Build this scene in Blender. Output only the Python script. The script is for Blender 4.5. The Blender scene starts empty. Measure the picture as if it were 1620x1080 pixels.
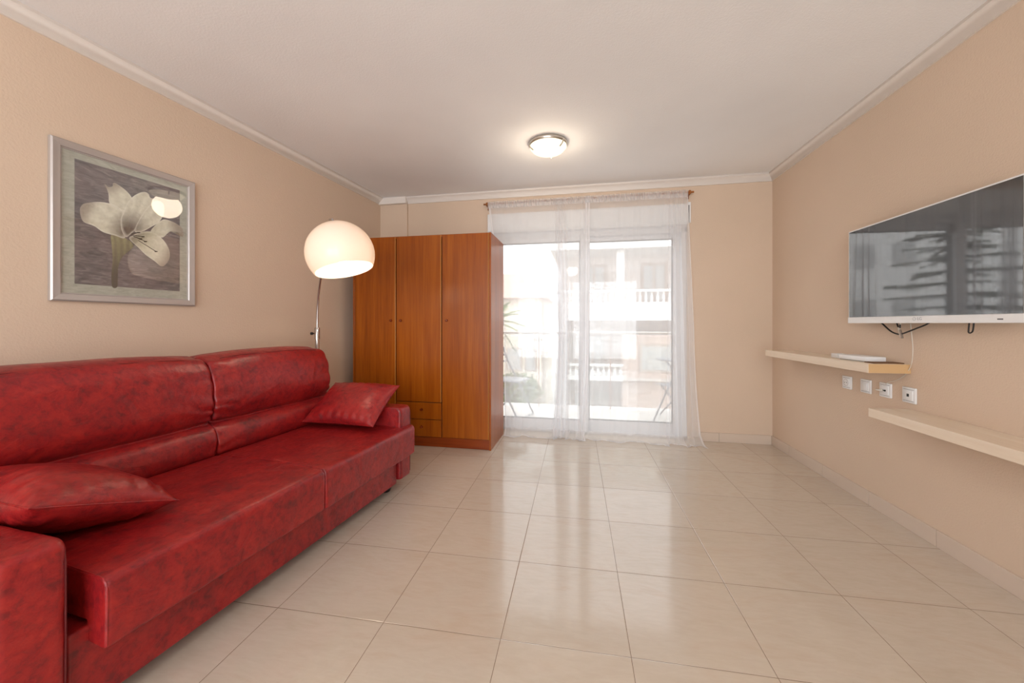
import bpy, bmesh, math, random
from mathutils import Vector, Matrix, noise
random.seed(7)
PI = math.pi
sc = bpy.context.scene
COL = sc.collection

# ------------------------------------------------------------------ helpers
def mesh_from_bm(name, bm, smooth=True, angle=40):
    me = bpy.data.meshes.new(name)
    bmesh.ops.remove_doubles(bm, verts=bm.verts, dist=1e-6)
    bmesh.ops.recalc_face_normals(bm, faces=bm.faces)
    if smooth:
        for f in bm.faces: f.smooth = True
        lim = math.radians(angle)
        for e in bm.edges:
            if len(e.link_faces) == 2 and e.calc_face_angle(0) > lim: e.smooth = False
    bm.to_mesh(me); bm.free()
    return me
def obj(name, bm, mat, parent=None, smooth=True, angle=40, label=None):
    me = mesh_from_bm(name, bm, smooth, angle)
    for m in (mat if isinstance(mat, (list, tuple)) else [mat]): me.materials.append(m)
    o = bpy.data.objects.new(name, me); COL.objects.link(o)
    if parent is not None: o.parent = parent
    if label: o['label'] = label
    return o
def tag(o, label, cat, group=None, kind=None):
    o['label'] = label; o['category'] = cat
    if group: o['group'] = group
    if kind: o['kind'] = kind
    return o
def empty(name, loc=(0, 0, 0), rz=0):
    o = bpy.data.objects.new(name, None); COL.objects.link(o)
    o.location = loc; o.rotation_euler = (0, 0, rz); o.empty_display_size = .1
    return o
def thing(name, label, cat, loc=(0, 0, 0), rz=0, group=None):
    return tag(empty(name, loc, rz), label, cat, group)
def struct(o): o['kind'] = 'structure'; return o
def copy_tree(o, parent=None):
    c = o.copy(); COL.objects.link(c); c.parent = parent
    for ch in list(o.children): copy_tree(ch, c)
    return c

def box(bm, x0, x1, y0, y1, z0, z1, bev=0, seg=2):
    b = bmesh.new()
    v = [b.verts.new(p) for p in ((x0,y0,z0),(x1,y0,z0),(x1,y1,z0),(x0,y1,z0),(x0,y0,z1),(x1,y0,z1),(x1,y1,z1),(x0,y1,z1))]
    for f in ((0,3,2,1),(4,5,6,7),(0,1,5,4),(1,2,6,5),(2,3,7,6),(3,0,4,7)): b.faces.new([v[i] for i in f])
    if bev: bmesh.ops.bevel(b, geom=list(b.edges), offset=bev, segments=seg, profile=.5, affect='EDGES')
    merge(bm, b); return bm
def merge(bm, b, M=None):
    if M is not None: b.transform(M)
    me = bpy.data.meshes.new('tmp'); b.to_mesh(me); b.free(); bm.from_mesh(me); bpy.data.meshes.remove(me)
def tube(bm, pts, r, n=10, cap=True, radii=None):
    pts = [Vector(p) for p in pts]; rings = []
    t0 = (pts[1]-pts[0]).normalized()
    up = Vector((0,0,1)) if abs(t0.z) < .9 else Vector((1,0,0))
    a = t0.cross(up).normalized()
    for i, p in enumerate(pts):
        if i == 0: t = pts[1]-pts[0]
        elif i == len(pts)-1: t = pts[-1]-pts[-2]
        else: t = (pts[i+1]-pts[i]).normalized() + (pts[i]-pts[i-1]).normalized()
        t.normalize(); a = (a - t*a.dot(t)).normalized(); b2 = t.cross(a)
        rr = radii[i] if radii else r
        rings.append([bm.verts.new(p + a*math.cos(2*PI*k/n)*rr + b2*math.sin(2*PI*k/n)*rr) for k in range(n)])
    for i in range(len(rings)-1):
        for k in range(n):
            bm.faces.new((rings[i][k], rings[i][(k+1)%n], rings[i+1][(k+1)%n], rings[i+1][k]))
    if cap: bm.faces.new(rings[0][::-1]); bm.faces.new(rings[-1])
    return bm
def lathe(bm, prof, n=48, M=None):
    b = bmesh.new(); rings = []
    for r, z in prof:
        if r < 1e-6: rings.append([b.verts.new((0,0,z))])
        else: rings.append([b.verts.new((r*math.cos(2*PI*k/n), r*math.sin(2*PI*k/n), z)) for k in range(n)])
    for i in range(len(rings)-1):
        A, B = rings[i], rings[i+1]
        for k in range(n):
            k2 = (k+1) % n
            if len(A) == 1 and len(B) == 1: continue
            if len(A) == 1: b.faces.new((A[0], B[k2], B[k]))
            elif len(B) == 1: b.faces.new((A[k], A[k2], B[0]))
            else: b.faces.new((A[k], A[k2], B[k2], B[k]))
    merge(bm, b, M); return bm
def catmull(pts, n=6, closed=False):
    P = [Vector(p) for p in pts]; out = []; N = len(P)
    rng = range(N) if closed else range(N-1)
    for i in rng:
        if closed: p0, p1, p2, p3 = P[i-1], P[i], P[(i+1)%N], P[(i+2)%N]
        else: p0, p1, p2, p3 = P[max(i-1,0)], P[i], P[i+1], P[min(i+2,N-1)]
        for k in range(n):
            t = k/n
            out.append(.5*((2*p1)+(-p0+p2)*t+(2*p0-5*p1+4*p2-p3)*t*t+(-p0+3*p1-3*p2+p3)*t**3))
    if not closed: out.append(P[-1])
    return out
def axis_matrix(origin, zdir):
    z = Vector(zdir).normalized(); x = Vector((0,1,0)).cross(z)
    if x.length < .01: x = Vector((1,0,0))
    x.normalize(); y = z.cross(x)
    return Matrix(((x.x,y.x,z.x,origin[0]),(x.y,y.y,z.y,origin[1]),(x.z,y.z,z.z,origin[2]),(0,0,0,1)))

# ------------------------------------------------------------------ materials
def lin(c):
    return tuple(((v/255)/12.92 if v/255 <= .04045 else ((v/255+.055)/1.055)**2.4) for v in c) + (1,)
def mat(name, col, rough=.5, metal=0, spec=.5, **kw):
    m = bpy.data.materials.new(name); m.use_nodes = True
    b = m.node_tree.nodes['Principled BSDF']
    b.inputs['Base Color'].default_value = lin(col); b.inputs['Roughness'].default_value = rough
    b.inputs['Metallic'].default_value = metal; b.inputs['Specular IOR Level'].default_value = spec
    for k, v in kw.items(): b.inputs[k.replace('_', ' ')].default_value = v
    return m
def N(m, t, **kw):
    n = m.node_tree.nodes.new(t)
    for k, v in kw.items(): setattr(n, k, v)
    return n
def L(m, a, b): m.node_tree.links.new(a, b)
def coords(m, scale=(1,1,1), kind='Object'):
    tc = N(m, 'ShaderNodeTexCoord'); mp = N(m, 'ShaderNodeMapping')
    mp.inputs['Scale'].default_value = scale; L(m, tc.outputs[kind], mp.inputs[0]); return mp.outputs[0]
def noise_tex(m, vec, scale, detail=4, rough=.5, dist=0):
    n = N(m, 'ShaderNodeTexNoise'); n.inputs['Scale'].default_value = scale
    n.inputs['Detail'].default_value = detail; n.inputs['Roughness'].default_value = rough
    n.inputs['Distortion'].default_value = dist; L(m, vec, n.inputs['Vector']); return n.outputs['Fac']
def ramp(m, fac, stops):
    r = N(m, 'ShaderNodeValToRGB'); cr = r.color_ramp
    while len(cr.elements) < len(stops): cr.elements.new(.5)
    for e, (p, c) in zip(cr.elements, stops): e.position = p; e.color = lin(c) if max(c) > 1 else tuple(c)+(1,)
    L(m, fac, r.inputs[0]); return r.outputs[0]
def bump(m, h, strength=.3, dist=.01, prev=None):
    b = N(m, 'ShaderNodeBump'); b.inputs['Strength'].default_value = strength; b.inputs['Distance'].default_value = dist
    L(m, h, b.inputs['Height'])
    if prev is not None: L(m, prev, b.inputs['Normal'])
    return b.outputs[0]
def math_n(m, op, a, b=None):
    n = N(m, 'ShaderNodeMath', operation=op)
    for i, v in enumerate((a, b)):
        if v is None: continue
        if isinstance(v, (int, float)): n.inputs[i].default_value = v
        else: L(m, v, n.inputs[i])
    return n.outputs[0]
def P(m): return m.node_tree.nodes['Principled BSDF']
def mixc(m, fac, a, b):
    n = N(m, 'ShaderNodeMix', data_type='RGBA')
    if isinstance(fac, (int, float)): n.inputs[0].default_value = fac
    else: L(m, fac, n.inputs[0])
    for i, v in ((6, a), (7, b)):
        if isinstance(v, tuple): n.inputs[i].default_value = v
        else: L(m, v, n.inputs[i])
    return n.outputs[2]

# painted, finely pebbled plaster
def plaster(name, col, bs=.35):
    m = mat(name, col, .85, spec=.2)
    v = coords(m); h = noise_tex(m, v, 110, 3, .55); v2 = noise_tex(m, v, 1.3, 2)
    dark = tuple(int(c*.975) for c in col)
    L(m, ramp(m, v2, [(.3, dark), (.7, col)]), P(m).inputs['Base Color'])
    L(m, bump(m, h, bs, .004), P(m).inputs['Normal']); return m
M_wall = plaster('peach_plaster', (220, 197, 176))
M_ceil = plaster('white_plaster', (249, 249, 250), .3)
M_mould = mat('white_moulding', (242, 237, 232), .6); M_mould2 = mat('cream_moulding', (232, 224, 217), .7)
M_ext = mat('exterior_render', (235, 232, 226), .9)

# floor tiles
TS, TX, TY = .4495, -.7165, 1.782
def tile_mat(name, use_tiles=True):
    m = mat(name, (222, 203, 184), .16, spec=.9)
    v = coords(m)
    n1 = noise_tex(m, coords(m, (1.3, 3.2, 2)), 2.2, 8, .6, 1.2)
    n2 = noise_tex(m, coords(m, (1, 4, 1)), 14, 5, .6, .5)
    c1 = ramp(m, n1, [(.3, (200, 185, 167)), (.5, (207, 194, 178)), (.72, (201, 182, 163))])
    c2 = ramp(m, n2, [(.35, (190, 175, 159)), (.65, (204, 192, 178))])
    c = mixc(m, .3, c1, c2)
    L(m, ramp(m, n2, [(.3, (.09,)*3), (.8, (.16,)*3)]), P(m).inputs['Roughness'])
    if use_tiles:
        sep = N(m, 'ShaderNodeSeparateXYZ'); L(m, v, sep.inputs[0]); ds = []; cells = []
        for ax, off in ((0, TX), (1, TY)):
            u = math_n(m, 'DIVIDE', math_n(m, 'SUBTRACT', sep.outputs[ax], off), TS)
            cells.append(math_n(m, 'FLOOR', u))
            f = math_n(m, 'FRACT', u)
            ds.append(math_n(m, 'MINIMUM', f, math_n(m, 'SUBTRACT', 1.0, f)))
        d = math_n(m, 'MINIMUM', ds[0], ds[1])
        comb = N(m, 'ShaderNodeCombineXYZ'); L(m, cells[0], comb.inputs[0]); L(m, cells[1], comb.inputs[1])
        wn = N(m, 'ShaderNodeTexWhiteNoise'); L(m, comb.outputs[0], wn.inputs['Vector'])
        tint = ramp(m, wn.outputs['Value'], [(0, (.95,.945,.94)), (1, (1.0,1.0,1.0))])
        mul = N(m, 'ShaderNodeMix', data_type='RGBA', blend_type='MULTIPLY'); mul.inputs[0].default_value = 1
        L(m, c, mul.inputs[6]); L(m, tint, mul.inputs[7]); c = mul.outputs[2]
        g = math_n(m, 'LESS_THAN', d, .0022)
        c = mixc(m, g, c, lin((128, 108, 92)))
        edge = ramp(m, d, [(0, (0,0,0)), (.0075, (1,1,1))])
        L(m, bump(m, edge, .35, .002), P(m).inputs['Normal'])
    L(m, c, P(m).inputs['Base Color'])
    return m
M_floor = tile_mat('polished_beige_tiles')
M_base = mat('beige_tile_strip', (210, 192, 176), .3)
M_grout = mat('grout', (165, 148, 130), .8)

# mottled red leather
def leather(name, k=1.0):
    m = mat(name, (150, 30, 35), .4, spec=.5)
    v = coords(m)
    n1 = noise_tex(m, coords(m, (1, 1, 1)), 9, 8, .68, .8)
    n2 = noise_tex(m, coords(m, (1.6, 1, 1)), 38, 5, .7, .4)
    c1 = ramp(m, n1, [(.30, tuple(int(x*k) for x in (104, 26, 30))), (.47, tuple(int(x*k) for x in (150, 22, 28))), (.62, tuple(int(x*k) for x in (182, 38, 34))), (.78, tuple(int(x*k) for x in (150, 40, 42)))])
    c2 = ramp(m, n2, [(.36, tuple(int(x*k) for x in (84, 24, 26))), (.5, tuple(int(x*k) for x in (160, 26, 31))), (.7, tuple(int(x*k) for x in (192, 50, 42)))])
    L(m, mixc(m, .42, c1, c2), P(m).inputs['Base Color'])
    L(m, ramp(m, n2, [(.3, (.42,)*3), (.75, (.30,)*3)]), P(m).inputs['Roughness'])
    n3 = noise_tex(m, v, 260, 2, .5)
    n4 = noise_tex(m, coords(m, (1, 1, 1)), 7, 3, .5, 1.5)
    b1 = bump(m, n4, .25, .02); L(m, bump(m, n3, .18, .002, b1), P(m).inputs['Normal'])
    return m
M_leather = leather('red_leather', .9)
M_stitch = mat('dark_red_stitching', (92, 16, 20), .5)
M_blackplastic = mat('black_plastic', (18, 17, 17), .4)

# cherry veneer
def wood(name, cols, sc_=(1,1,1), rough=.3, bs=.05):
    m = mat(name, cols[1], rough, spec=.35)
    n1 = noise_tex(m, coords(m, sc_), 14, 6, .6, .4)
    n2 = noise_tex(m, coords(m, tuple(s*1.0 for s in sc_)), 70, 3, .6)
    a = ramp(m, n1, [(.3, cols[0]), (.5, cols[1]), (.72, cols[2])])
    b = ramp(m, n2, [(.3, cols[0]), (.7, cols[2])])
    L(m, mixc(m, .3, a, b), P(m).inputs['Base Color'])
    L(m, bump(m, n2, bs, .001), P(m).inputs['Normal']); return m
M_cherry = wood('cherry_veneer', [(122, 54, 5), (152, 76, 9), (174, 96, 18)], (1, 1, .045), .30)
M_cherry_h = wood('cherry_veneer_horizontal', [(112, 42, 8), (134, 56, 12), (150, 68, 20)], (.05, 1, 1), .3)
M_gold = mat('golden_edge_highlight', (178, 116, 44), .3)  # lighter tone paints the highlight on the door edges
M_knob = mat('brown_knob', (120, 50, 20), .25)
M_dark = mat('gap_shade', (26, 14, 8), .8)  # near-black tone paints the shade in the door gaps
M_birch = wood('pale_birch_laminate', [(224, 203, 178), (233, 215, 194), (239, 225, 206)], (1, .05, 1), .4)
M_birch_end = mat('unlit_tan_end', (205, 168, 122), .5)  # darker than the board: the unlit end is put into the colour
M_rodwood = wood('rod_wood', [(120, 66, 22), (150, 88, 34), (172, 104, 44)], (.05, 1, 1), .35)

M_white = mat('white_plastic', (236, 236, 236), .3)
M_alu = mat('white_lacquered_aluminium', (224, 224, 226), .35)
M_grey = mat('grey_rubber', (120, 120, 120), .6)
M_chrome = mat('chrome', (205, 205, 208), .12, 1)
M_steel = mat('brushed_steel', (190, 186, 180), .28, 1)
M_silverframe = mat('silver_painted_frame', (186, 178, 174), .34, .35)
M_screen = mat('black_glass_screen', (10, 10, 11), .035, spec=1.0, IOR=1.75)
M_black = mat('black_rubber_cable', (14, 13, 13), .5)
M_cabwhite = mat('off_white_cable', (214, 206, 194), .5)
M_ebulb = None
def emit(name, col, s):
    m = bpy.data.materials.new(name); m.use_nodes = True; nt = m.node_tree; nt.nodes.clear()
    e = nt.nodes.new('ShaderNodeEmission'); o = nt.nodes.new('ShaderNodeOutputMaterial')
    e.inputs[0].default_value = lin(col); e.inputs[1].default_value = s; nt.links.new(e.outputs[0], o.inputs[0]); return m
def glass_thin(name, tr=.93, rough=0.0, tint=(1,1,1,1)):
    m = bpy.data.materials.new(name); m.use_nodes = True; nt = m.node_tree; nt.nodes.clear()
    o = nt.nodes.new('ShaderNodeOutputMaterial'); mx = nt.nodes.new('ShaderNodeMixShader')
    t = nt.nodes.new('ShaderNodeBsdfTransparent'); g = nt.nodes.new('ShaderNodeBsdfGlossy')
    t.inputs[0].default_value = tint; g.inputs['Roughness'].default_value = rough
    mx.inputs[0].default_value = 1-tr
    nt.links.new(t.outputs[0], mx.inputs[1]); nt.links.new(g.outputs[0], mx.inputs[2]); nt.links.new(mx.outputs[0], o.inputs[0]); return m
def cloth(name, cover, col=(250, 250, 252), trans=.5):
    m = bpy.data.materials.new(name); m.use_nodes = True; nt = m.node_tree; nt.nodes.clear()
    o = nt.nodes.new('ShaderNodeOutputMaterial'); mx = nt.nodes.new('ShaderNodeMixShader'); m2 = nt.nodes.new('ShaderNodeMixShader')
    t = nt.nodes.new('ShaderNodeBsdfTransparent'); d = nt.nodes.new('ShaderNodeBsdfDiffuse'); l = nt.nodes.new('ShaderNodeBsdfTranslucent')
    d.inputs[0].default_value = lin(col); l.inputs[0].default_value = lin(col)
    m2.inputs[0].default_value = trans; mx.inputs[0].default_value = cover
    nt.links.new(d.outputs[0], m2.inputs[1]); nt.links.new(l.outputs[0], m2.inputs[2])
    nt.links.new(t.outputs[0], mx.inputs[1]); nt.links.new(m2.outputs[0], mx.inputs[2]); nt.links.new(mx.outputs[0], o.inputs[0]); return m
M_pane = glass_thin('window_glass', .92)
M_railglass = glass_thin('railing_glass', .90, 0, (.96,.98,.97,1))
M_sheer = cloth('white_voile', .42)
M_sheer_hem = cloth('white_voile_hem', .6)
M_picglass = glass_thin('picture_glass', .93, .02)

# ------------------------------------------------------------------ camera
H = 1.125; A = .1677; F = 602.0
cam_d = bpy.data.cameras.new('camera'); cam = bpy.data.objects.new('camera', cam_d); COL.objects.link(cam)
cam_d.sensor_width = 36; cam_d.lens = F/1620*36; cam_d.shift_y = -28/1620; cam_d.clip_start = .02
cam.location = (0, 0, H); cam.rotation_euler = (PI/2, 0, A); sc.camera = cam

# ------------------------------------------------------------------ room plan
GZ0 = -4.3; XR = 1.80; CZ = 2.52; MZ = 2.452; YB = -2.7
SK = .1003                                       # the left wall runs slightly out of square
BWA = -.0202                                     # and the far wall too
def lw(Y): return -2.16 - SK*(3.98-Y)            # left wall face
BW = (XR, 3.90, 0)                               # origin of the far wall, local x = X-1.8, local y = distance behind face
def bw_obj(o): o.location = BW; o.rotation_euler = (0, 0, BWA); return o

def prism(bm, poly, z0, z1):
    b = [bm.verts.new((x, y, z0)) for x, y in poly]; t = [bm.verts.new((x, y, z1)) for x, y in poly]
    bm.faces.new(b[::-1]); bm.faces.new(t); n = len(poly)
    for i in range(n): bm.faces.new((b[i], b[(i+1)%n], t[(i+1)%n], t[i]))
    return bm
LN = (-lw(YB)*0, 0)
fl = bmesh.new(); prism(fl, [(lw(YB)-.2, YB-.2), (XR+.2, YB-.2), (XR+.2, 4.12), (lw(4.2)-.2, 4.2)], -.12, 0)
struct(obj('floor', fl, M_floor, smooth=False))
c = bmesh.new(); prism(c, [(lw(YB)-.2, YB-.2), (XR+.2, YB-.2), (XR+.2, 4.15), (lw(4.2)-.2, 4.25)], CZ, CZ+.15)
struct(obj('ceiling', c, M_ceil, smooth=False))
w = bmesh.new(); prism(w, [(XR, YB-.2), (XR+.2, YB-.2), (XR+.2, 4.1), (XR, 4.1)], 0, CZ)
struct(obj('wall_right', w, M_wall, smooth=False))
w = bmesh.new(); prism(w, [(lw(YB-.2)-.2, YB-.2), (lw(YB-.2), YB-.2), (lw(4.2), 4.2), (lw(4.2)-.2, 4.2)], 0, CZ)
struct(obj('wall_left', w, M_wall, smooth=False))
# far wall with the balcony door opening
OX0, OX1, OZ = -2.72, -.74, 2.28
w = bmesh.new()
box(w, -4.05, OX0, 0, .25, 0, CZ); box(w, OX1, .05, 0, .25, 0, CZ); box(w, OX0, OX1, 0, .25, OZ, CZ)
bw_obj(struct(obj('wall_back', w, M_wall, smooth=False)))
w = bmesh.new(); box(w, -3.98, -3.642, -.028, 0, 0, CZ, .004)
bw_obj(struct(obj('trim_1', w, M_wall, smooth=False)))
# rear wall behind the camera, its big window added to let in fill light
RX0, RX1, RZ0, RZ1 = -2.3, 1.4, .10, 2.35
w = bmesh.new()
box(w, lw(YB)-.1, RX0, YB-.2, YB, 0, CZ); box(w, RX1, XR, YB-.2, YB, 0, CZ)
box(w, RX0, RX1, YB-.2, YB, 0, RZ0); box(w, RX0, RX1, YB-.2, YB, RZ1, CZ)
struct(obj('wall_front', w, M_wall, smooth=False))
wr = struct(empty('fill_window_2', (0, YB, 0)))
w = bmesh.new()
for x0, x1, z0, z1 in ((RX0, RX0+.06, RZ0, RZ1), (RX1-.06, RX1, RZ0, RZ1), (RX0, RX1, RZ0, RZ0+.06), (RX0, RX1, RZ1-.06, RZ1), (-.44, -.36, RZ0, RZ1)):
    box(w, x0, x1, -.12, -.06, z0, z1, .005)
obj('window_frame', w, M_alu, wr, False)
w = bmesh.new(); box(w, RX0+.05, RX1-.05, -.095, -.09, RZ0+.05, RZ1-.05); obj('pane', w, M_pane, wr, False)

# crown moulding: a cove profile swept along each wall
def cove(bm, p0, p1, inward):
    prof = [(0, MZ), (.012, MZ), (.012, MZ+.012), (.022, MZ+.03), (.04, MZ+.046), (.052, MZ+.052), (.052, CZ), (0, CZ)]
    r = [[], []]
    for i, p in enumerate((p0, p1)):
        for d, z in prof: r[i].append(bm.verts.new((p[0]+inward[i][0]*d, p[1]+inward[i][1]*d, z)))
    n = len(prof)
    for k in range(n): bm.faces.new((r[0][k], r[0][(k+1)%n], r[1][(k+1)%n], r[1][k]))
    bm.faces.new(r[0][::-1]); bm.faces.new(r[1])
w = bmesh.new(); cove(w, (lw(YB), YB), (lw(3.977), 3.977), ((1,-SK),(1,-1)))
struct(obj('trim_2', w, M_mould, angle=60))
w = bmesh.new(); cove(w, (XR, 3.90), (XR, YB), ((-1,-1),(-1,0)))
struct(obj('trim_3', w, M_mould2, angle=60))
w = bmesh.new(); cove(w, (XR, 3.90), (-2.165, 3.9801), ((-1,-1),(1,-1)))
struct(obj('trim_4', w, M_mould2, angle=60))
w = bmesh.new(); box(w, -3.98, -3.642, -.066, -.002, MZ-.006, CZ, .004)
bw_obj(struct(obj('trim_5', w, M_mould2, smooth=False)))

# skirting of tile strips, grout joints between
def skirting(name, pts_dir, length, origin, rz, offs):
    o = struct(empty(name, origin, rz))
    x = 0; k = 0; sb = bmesh.new(); gb = bmesh.new()
    while x < length:
        x1 = min(x+offs, length)
        box(sb, x+.0015, x1-.0015, 0, .012, 0, .085, .002, 2); x = x1
    box(gb, 0, length, 0, .010, 0, .0835)
    obj('tile_strip', sb, M_base, o, False); obj('grout', gb, M_grout, o, False)
    return o
skirting('baseboard_right', None, 3.9-YB, (XR, YB, 0), PI/2, .45)
skirting('baseboard_back', None, .70, (XR-.012, 3.9, 0), PI+BWA, .45)
skirting('baseboard_left', None, 6.7, (lw(3.98), 3.98, 0), -PI/2-.1, .45)

# ------------------------------------------------------------------ balcony door (window_1)
W = bw_obj(struct(empty('window_1')))
w = bmesh.new()
box(w, OX0, OX0+.045, .03, .15, 0, 2.07, .004); box(w, OX1-.045, OX1, .03, .15, 0, 2.07, .004)
box(w, OX0, OX1, .03, .15, 2.02, 2.09, .004); box(w, OX0, OX1, .03, .15, 0, .03, .004)
obj('window_frame', w, M_alu, W, False)
for (x0, x1, y, pos) in ((-2.69, -1.68, .055, 'l'), (-1.76, -.77, .105, 'r')):
    w = bmesh.new(); s = .085
    box(w, x0, x0+s, y-.02, y+.02, .025, 2.03, .006); box(w, x1-s, x1, y-.02, y+.02, .025, 2.03, .006)
    box(w, x0+s, x1-s, y-.02, y+.02, .025, .13, .006); box(w, x0+s, x1-s, y-.02, y+.02, 1.975, 2.03, .006)
    sash = obj('sash', w, M_alu, W, False)
    w = bmesh.new(); box(w, x0+s-.01, x1-s+.01, y-.004, y+.004, .12, 1.985); obj('pane', w, M_pane, sash, False)
    w = bmesh.new()
    for (a0, a1, b0, b1) in ((x0+s, x0+s+.008, .13, 1.975), (x1-s-.008, x1-s, .13, 1.975), (x0+s, x1-s, .13, .138), (x0+s, x1-s, 1.967, 1.975)):
        box(w, a0, a1, y-.012, y+.012, b0, b1)
    obj('gasket', w, M_grey, sash, False)
w = bmesh.new(); box(w, OX0-.01, OX1+.0, -.018, .15, 2.085, 2.285, .004)
box(w, OX0, OX1, -.026, -.018, 2.10, 2.115, .003)
obj('shutter_box', w, M_white, W, False)
w = bmesh.new(); box(w, OX1, OX1+.028, -.012, 0, 2.10, 2.30, .003); 
obj('strap_plate', w, M_white, W, False)
w = bmesh.new(); box(w, OX1+.004, OX1+.014, -.014, -.011, 2.10, 2.27, .001); obj('strap_slot', w, M_grey, W, False)

# ------------------------------------------------------------------ curtain rod and curtains
def rodx(x): return x-XR
T = thing('curtain_rod', 'slim brown wooden curtain rod above the balcony door', 'curtain rod', BW, BWA)
w = bmesh.new(); tube(w, [(rodx(-.955), -.085, 2.37), (rodx(1.095), -.085, 2.37)], .0085, 14); obj('rod', w, M_rodwood, T)
for x in (-.918, 1.058):
    w = bmesh.new(); box(w, rodx(x)-.009, rodx(x)+.009, -.105, -.0005, 2.352, 2.362, .003)
    tube(w, [(rodx(x), -.004, 2.33), (rodx(x), -.006, 2.39)], .012, 10)
    b = bmesh.new(); bmesh.ops.create_cone(b, cap_ends=True, segments=16, radius1=.019, radius2=.019, depth=.016)
    merge(w, b, Matrix.Translation((rodx(x), -.085, 2.37)) @ Matrix.Rotation(PI/2, 4, 'Y')); obj('bracket', w, M_rodwood, T)

def interp(tab, u, k):
    for i in range(len(tab)-1):
        if tab[i][0] <= u <= tab[i+1][0]:
            t = (u-tab[i][0])/(tab[i+1][0]-tab[i][0]); t = t*t*(3-2*t) if k >= 4 else t
            return tab[i][k]*(1-t)+tab[i+1][k]*t
    return tab[-1][k]
def curtain_fn(tab, seed, zt=2.372, extra=.16):
    # tab rows: u, Xtop, Xmid, Xbottom, amplitude, folds per unit u
    NC = 600; ph = [0]
    for i in range(NC): ph.append(ph[-1]+2*PI*interp(tab, (i+.5)/NC, 5)/NC)
    Ltot = zt+extra
    def fn(u, l):                                  # l = length down the cloth from the rod
        p = ph[min(NC, int(u*NC))]; p += (ph[min(NC, int(u*NC)+1)]-p)*(u*NC-int(u*NC))
        z = zt-l; hang = zt-.012
        q = min(1, max(0, l/hang))
        xt, xm, xb = (interp(tab, u, k) for k in (1, 2, 3))
        x = (xt+(xm-xt)*min(1, q/.55)) if q < .55 else xm+(xb-xm)*((q-.55)/.45)**1.6
        a = interp(tab, u, 4)*(.25+.75*min(1, q*2.2))
        wob = noise.noise(Vector((u*9+seed, l*1.1, seed)))
        wob2 = noise.noise(Vector((u*30+seed, l*.8, seed+4)))
        y = -.094 + a*math.sin(p+wob*.9) + .010*wob*q + .004*wob2
        x += .55*a*math.sin(2*(p+wob*.6)) + .006*wob2*q
        y -= .020*q*q
        if l > hang-.05:                           # the surplus lies on the floor
            s = l-(hang-.05); k = min(1, s/(.05+extra))
            n1 = noise.noise(Vector((u*7+seed*3, 2.2, 0))); n2 = noise.noise(Vector((u*22+seed, 5.5, s*8)))
            y -= s*(.55+.55*n1) + .012*n2
            z = max(.006, (.062)*(1-k)**2.2 + .012*max(0, n2)*(1-k) + .007 + .006*math.sin(p*1.3)*k)
            x += .03*n1*k + .008*n2
        y = min(y, -.072)
        return (rodx(x), y, z)
    return fn, Ltot
def cloth_bm(fn, u0, u1, l0, l1, nu, nl, off=0):
    bm = bmesh.new(); g = []
    for j in range(nl+1):
        row = []
        for i in range(nu+1):
            x, y, z = fn(u0+(u1-u0)*i/nu, l0+(l1-l0)*j/nl); row.append(bm.verts.new((x, y+off, z)))
        g.append(row)
    for j in range(nl):
        for i in range(nu): bm.faces.new((g[j][i], g[j][i+1], g[j+1][i+1], g[j+1][i]))
    return bm
def curtain(label, tab, seed, extra, grp='sheer curtains of the balcony door'):
    fn, Lt = curtain_fn(tab, seed, extra=extra)
    T = thing('sheer_curtain', label, 'curtain', BW, BWA, grp)
    obj('cloth', cloth_bm(fn, 0, 1, 0, Lt, 300, 120), M_sheer, T)
    def head(u, l):
        x, y, z = fn(u, 0); a = interp(tab, u, 4)
        g = .004*math.sin(u*330+3*math.sin(u*40))
        return (x, -.0965+g-(.012*math.sin(l/.075*PI)), 2.392-l)
    obj('rod_pocket', cloth_bm(head, 0, 1, 0, .070, 420, 8), M_sheer, T)
    def back(u, l):
        return (fn(u, 0)[0], -.073, 2.390-l)
    obj('rod_pocket', cloth_bm(back, 0, 1, 0, .065, 80, 3), M_sheer, T)
    obj('side_hem', cloth_bm(fn, 0, .014, .03, Lt, 3, 110, -.0015), M_sheer_hem, T)
    obj('side_hem', cloth_bm(fn, .986, 1, .03, Lt, 3, 110, -.0015), M_sheer_hem, T)
    obj('bottom_hem', cloth_bm(fn, 0, 1, Lt-.045, Lt, 300, 4, -.0015), M_sheer_hem, T)
    return T
curtain('sheer white curtain hanging beside the wardrobe, gathered near the middle', [
    (0, -.905, -.735, -.712, .004, 2), (.03, -.86, -.71, -.69, .006, 3), (.25, -.55, -.49, -.52, .006, 5), (.46, -.225, -.200, -.25, .006, 6),
    (.50, -.205, -.180, -.225, .020, 14), (.60, -.175, -.145, -.18, .034, 16), (.72, -.11, -.075, -.09, .030, 14), (.76, -.08, -.045, -.07, .006, 8), (.82, -.02, -.005, -.02, .010, 8), (.88, .04, .04, .01, .022, 12), (1, .13, .12, .07, .018, 10)], 1.3, .12)
curtain('sheer white curtain on the side of the bare wall, fanning out at its outer edge', [
    (0, .09, .09, .07, .006, 4), (.10, .20, .20, .16, .008, 6), (.30, .42, .42, .38, .004, 4), (.50, .64, .62, .60, .005, 5), (.62, .82, .78, .76, .006, 8),
    (.68, .87, .86, .84, .018, 12), (.80, .93, .94, .95, .022, 13), (.92, 1.0, 1.04, 1.07, .020, 11), (1, 1.04, 1.10, 1.16, .008, 5)], 5.1, .12)

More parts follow.
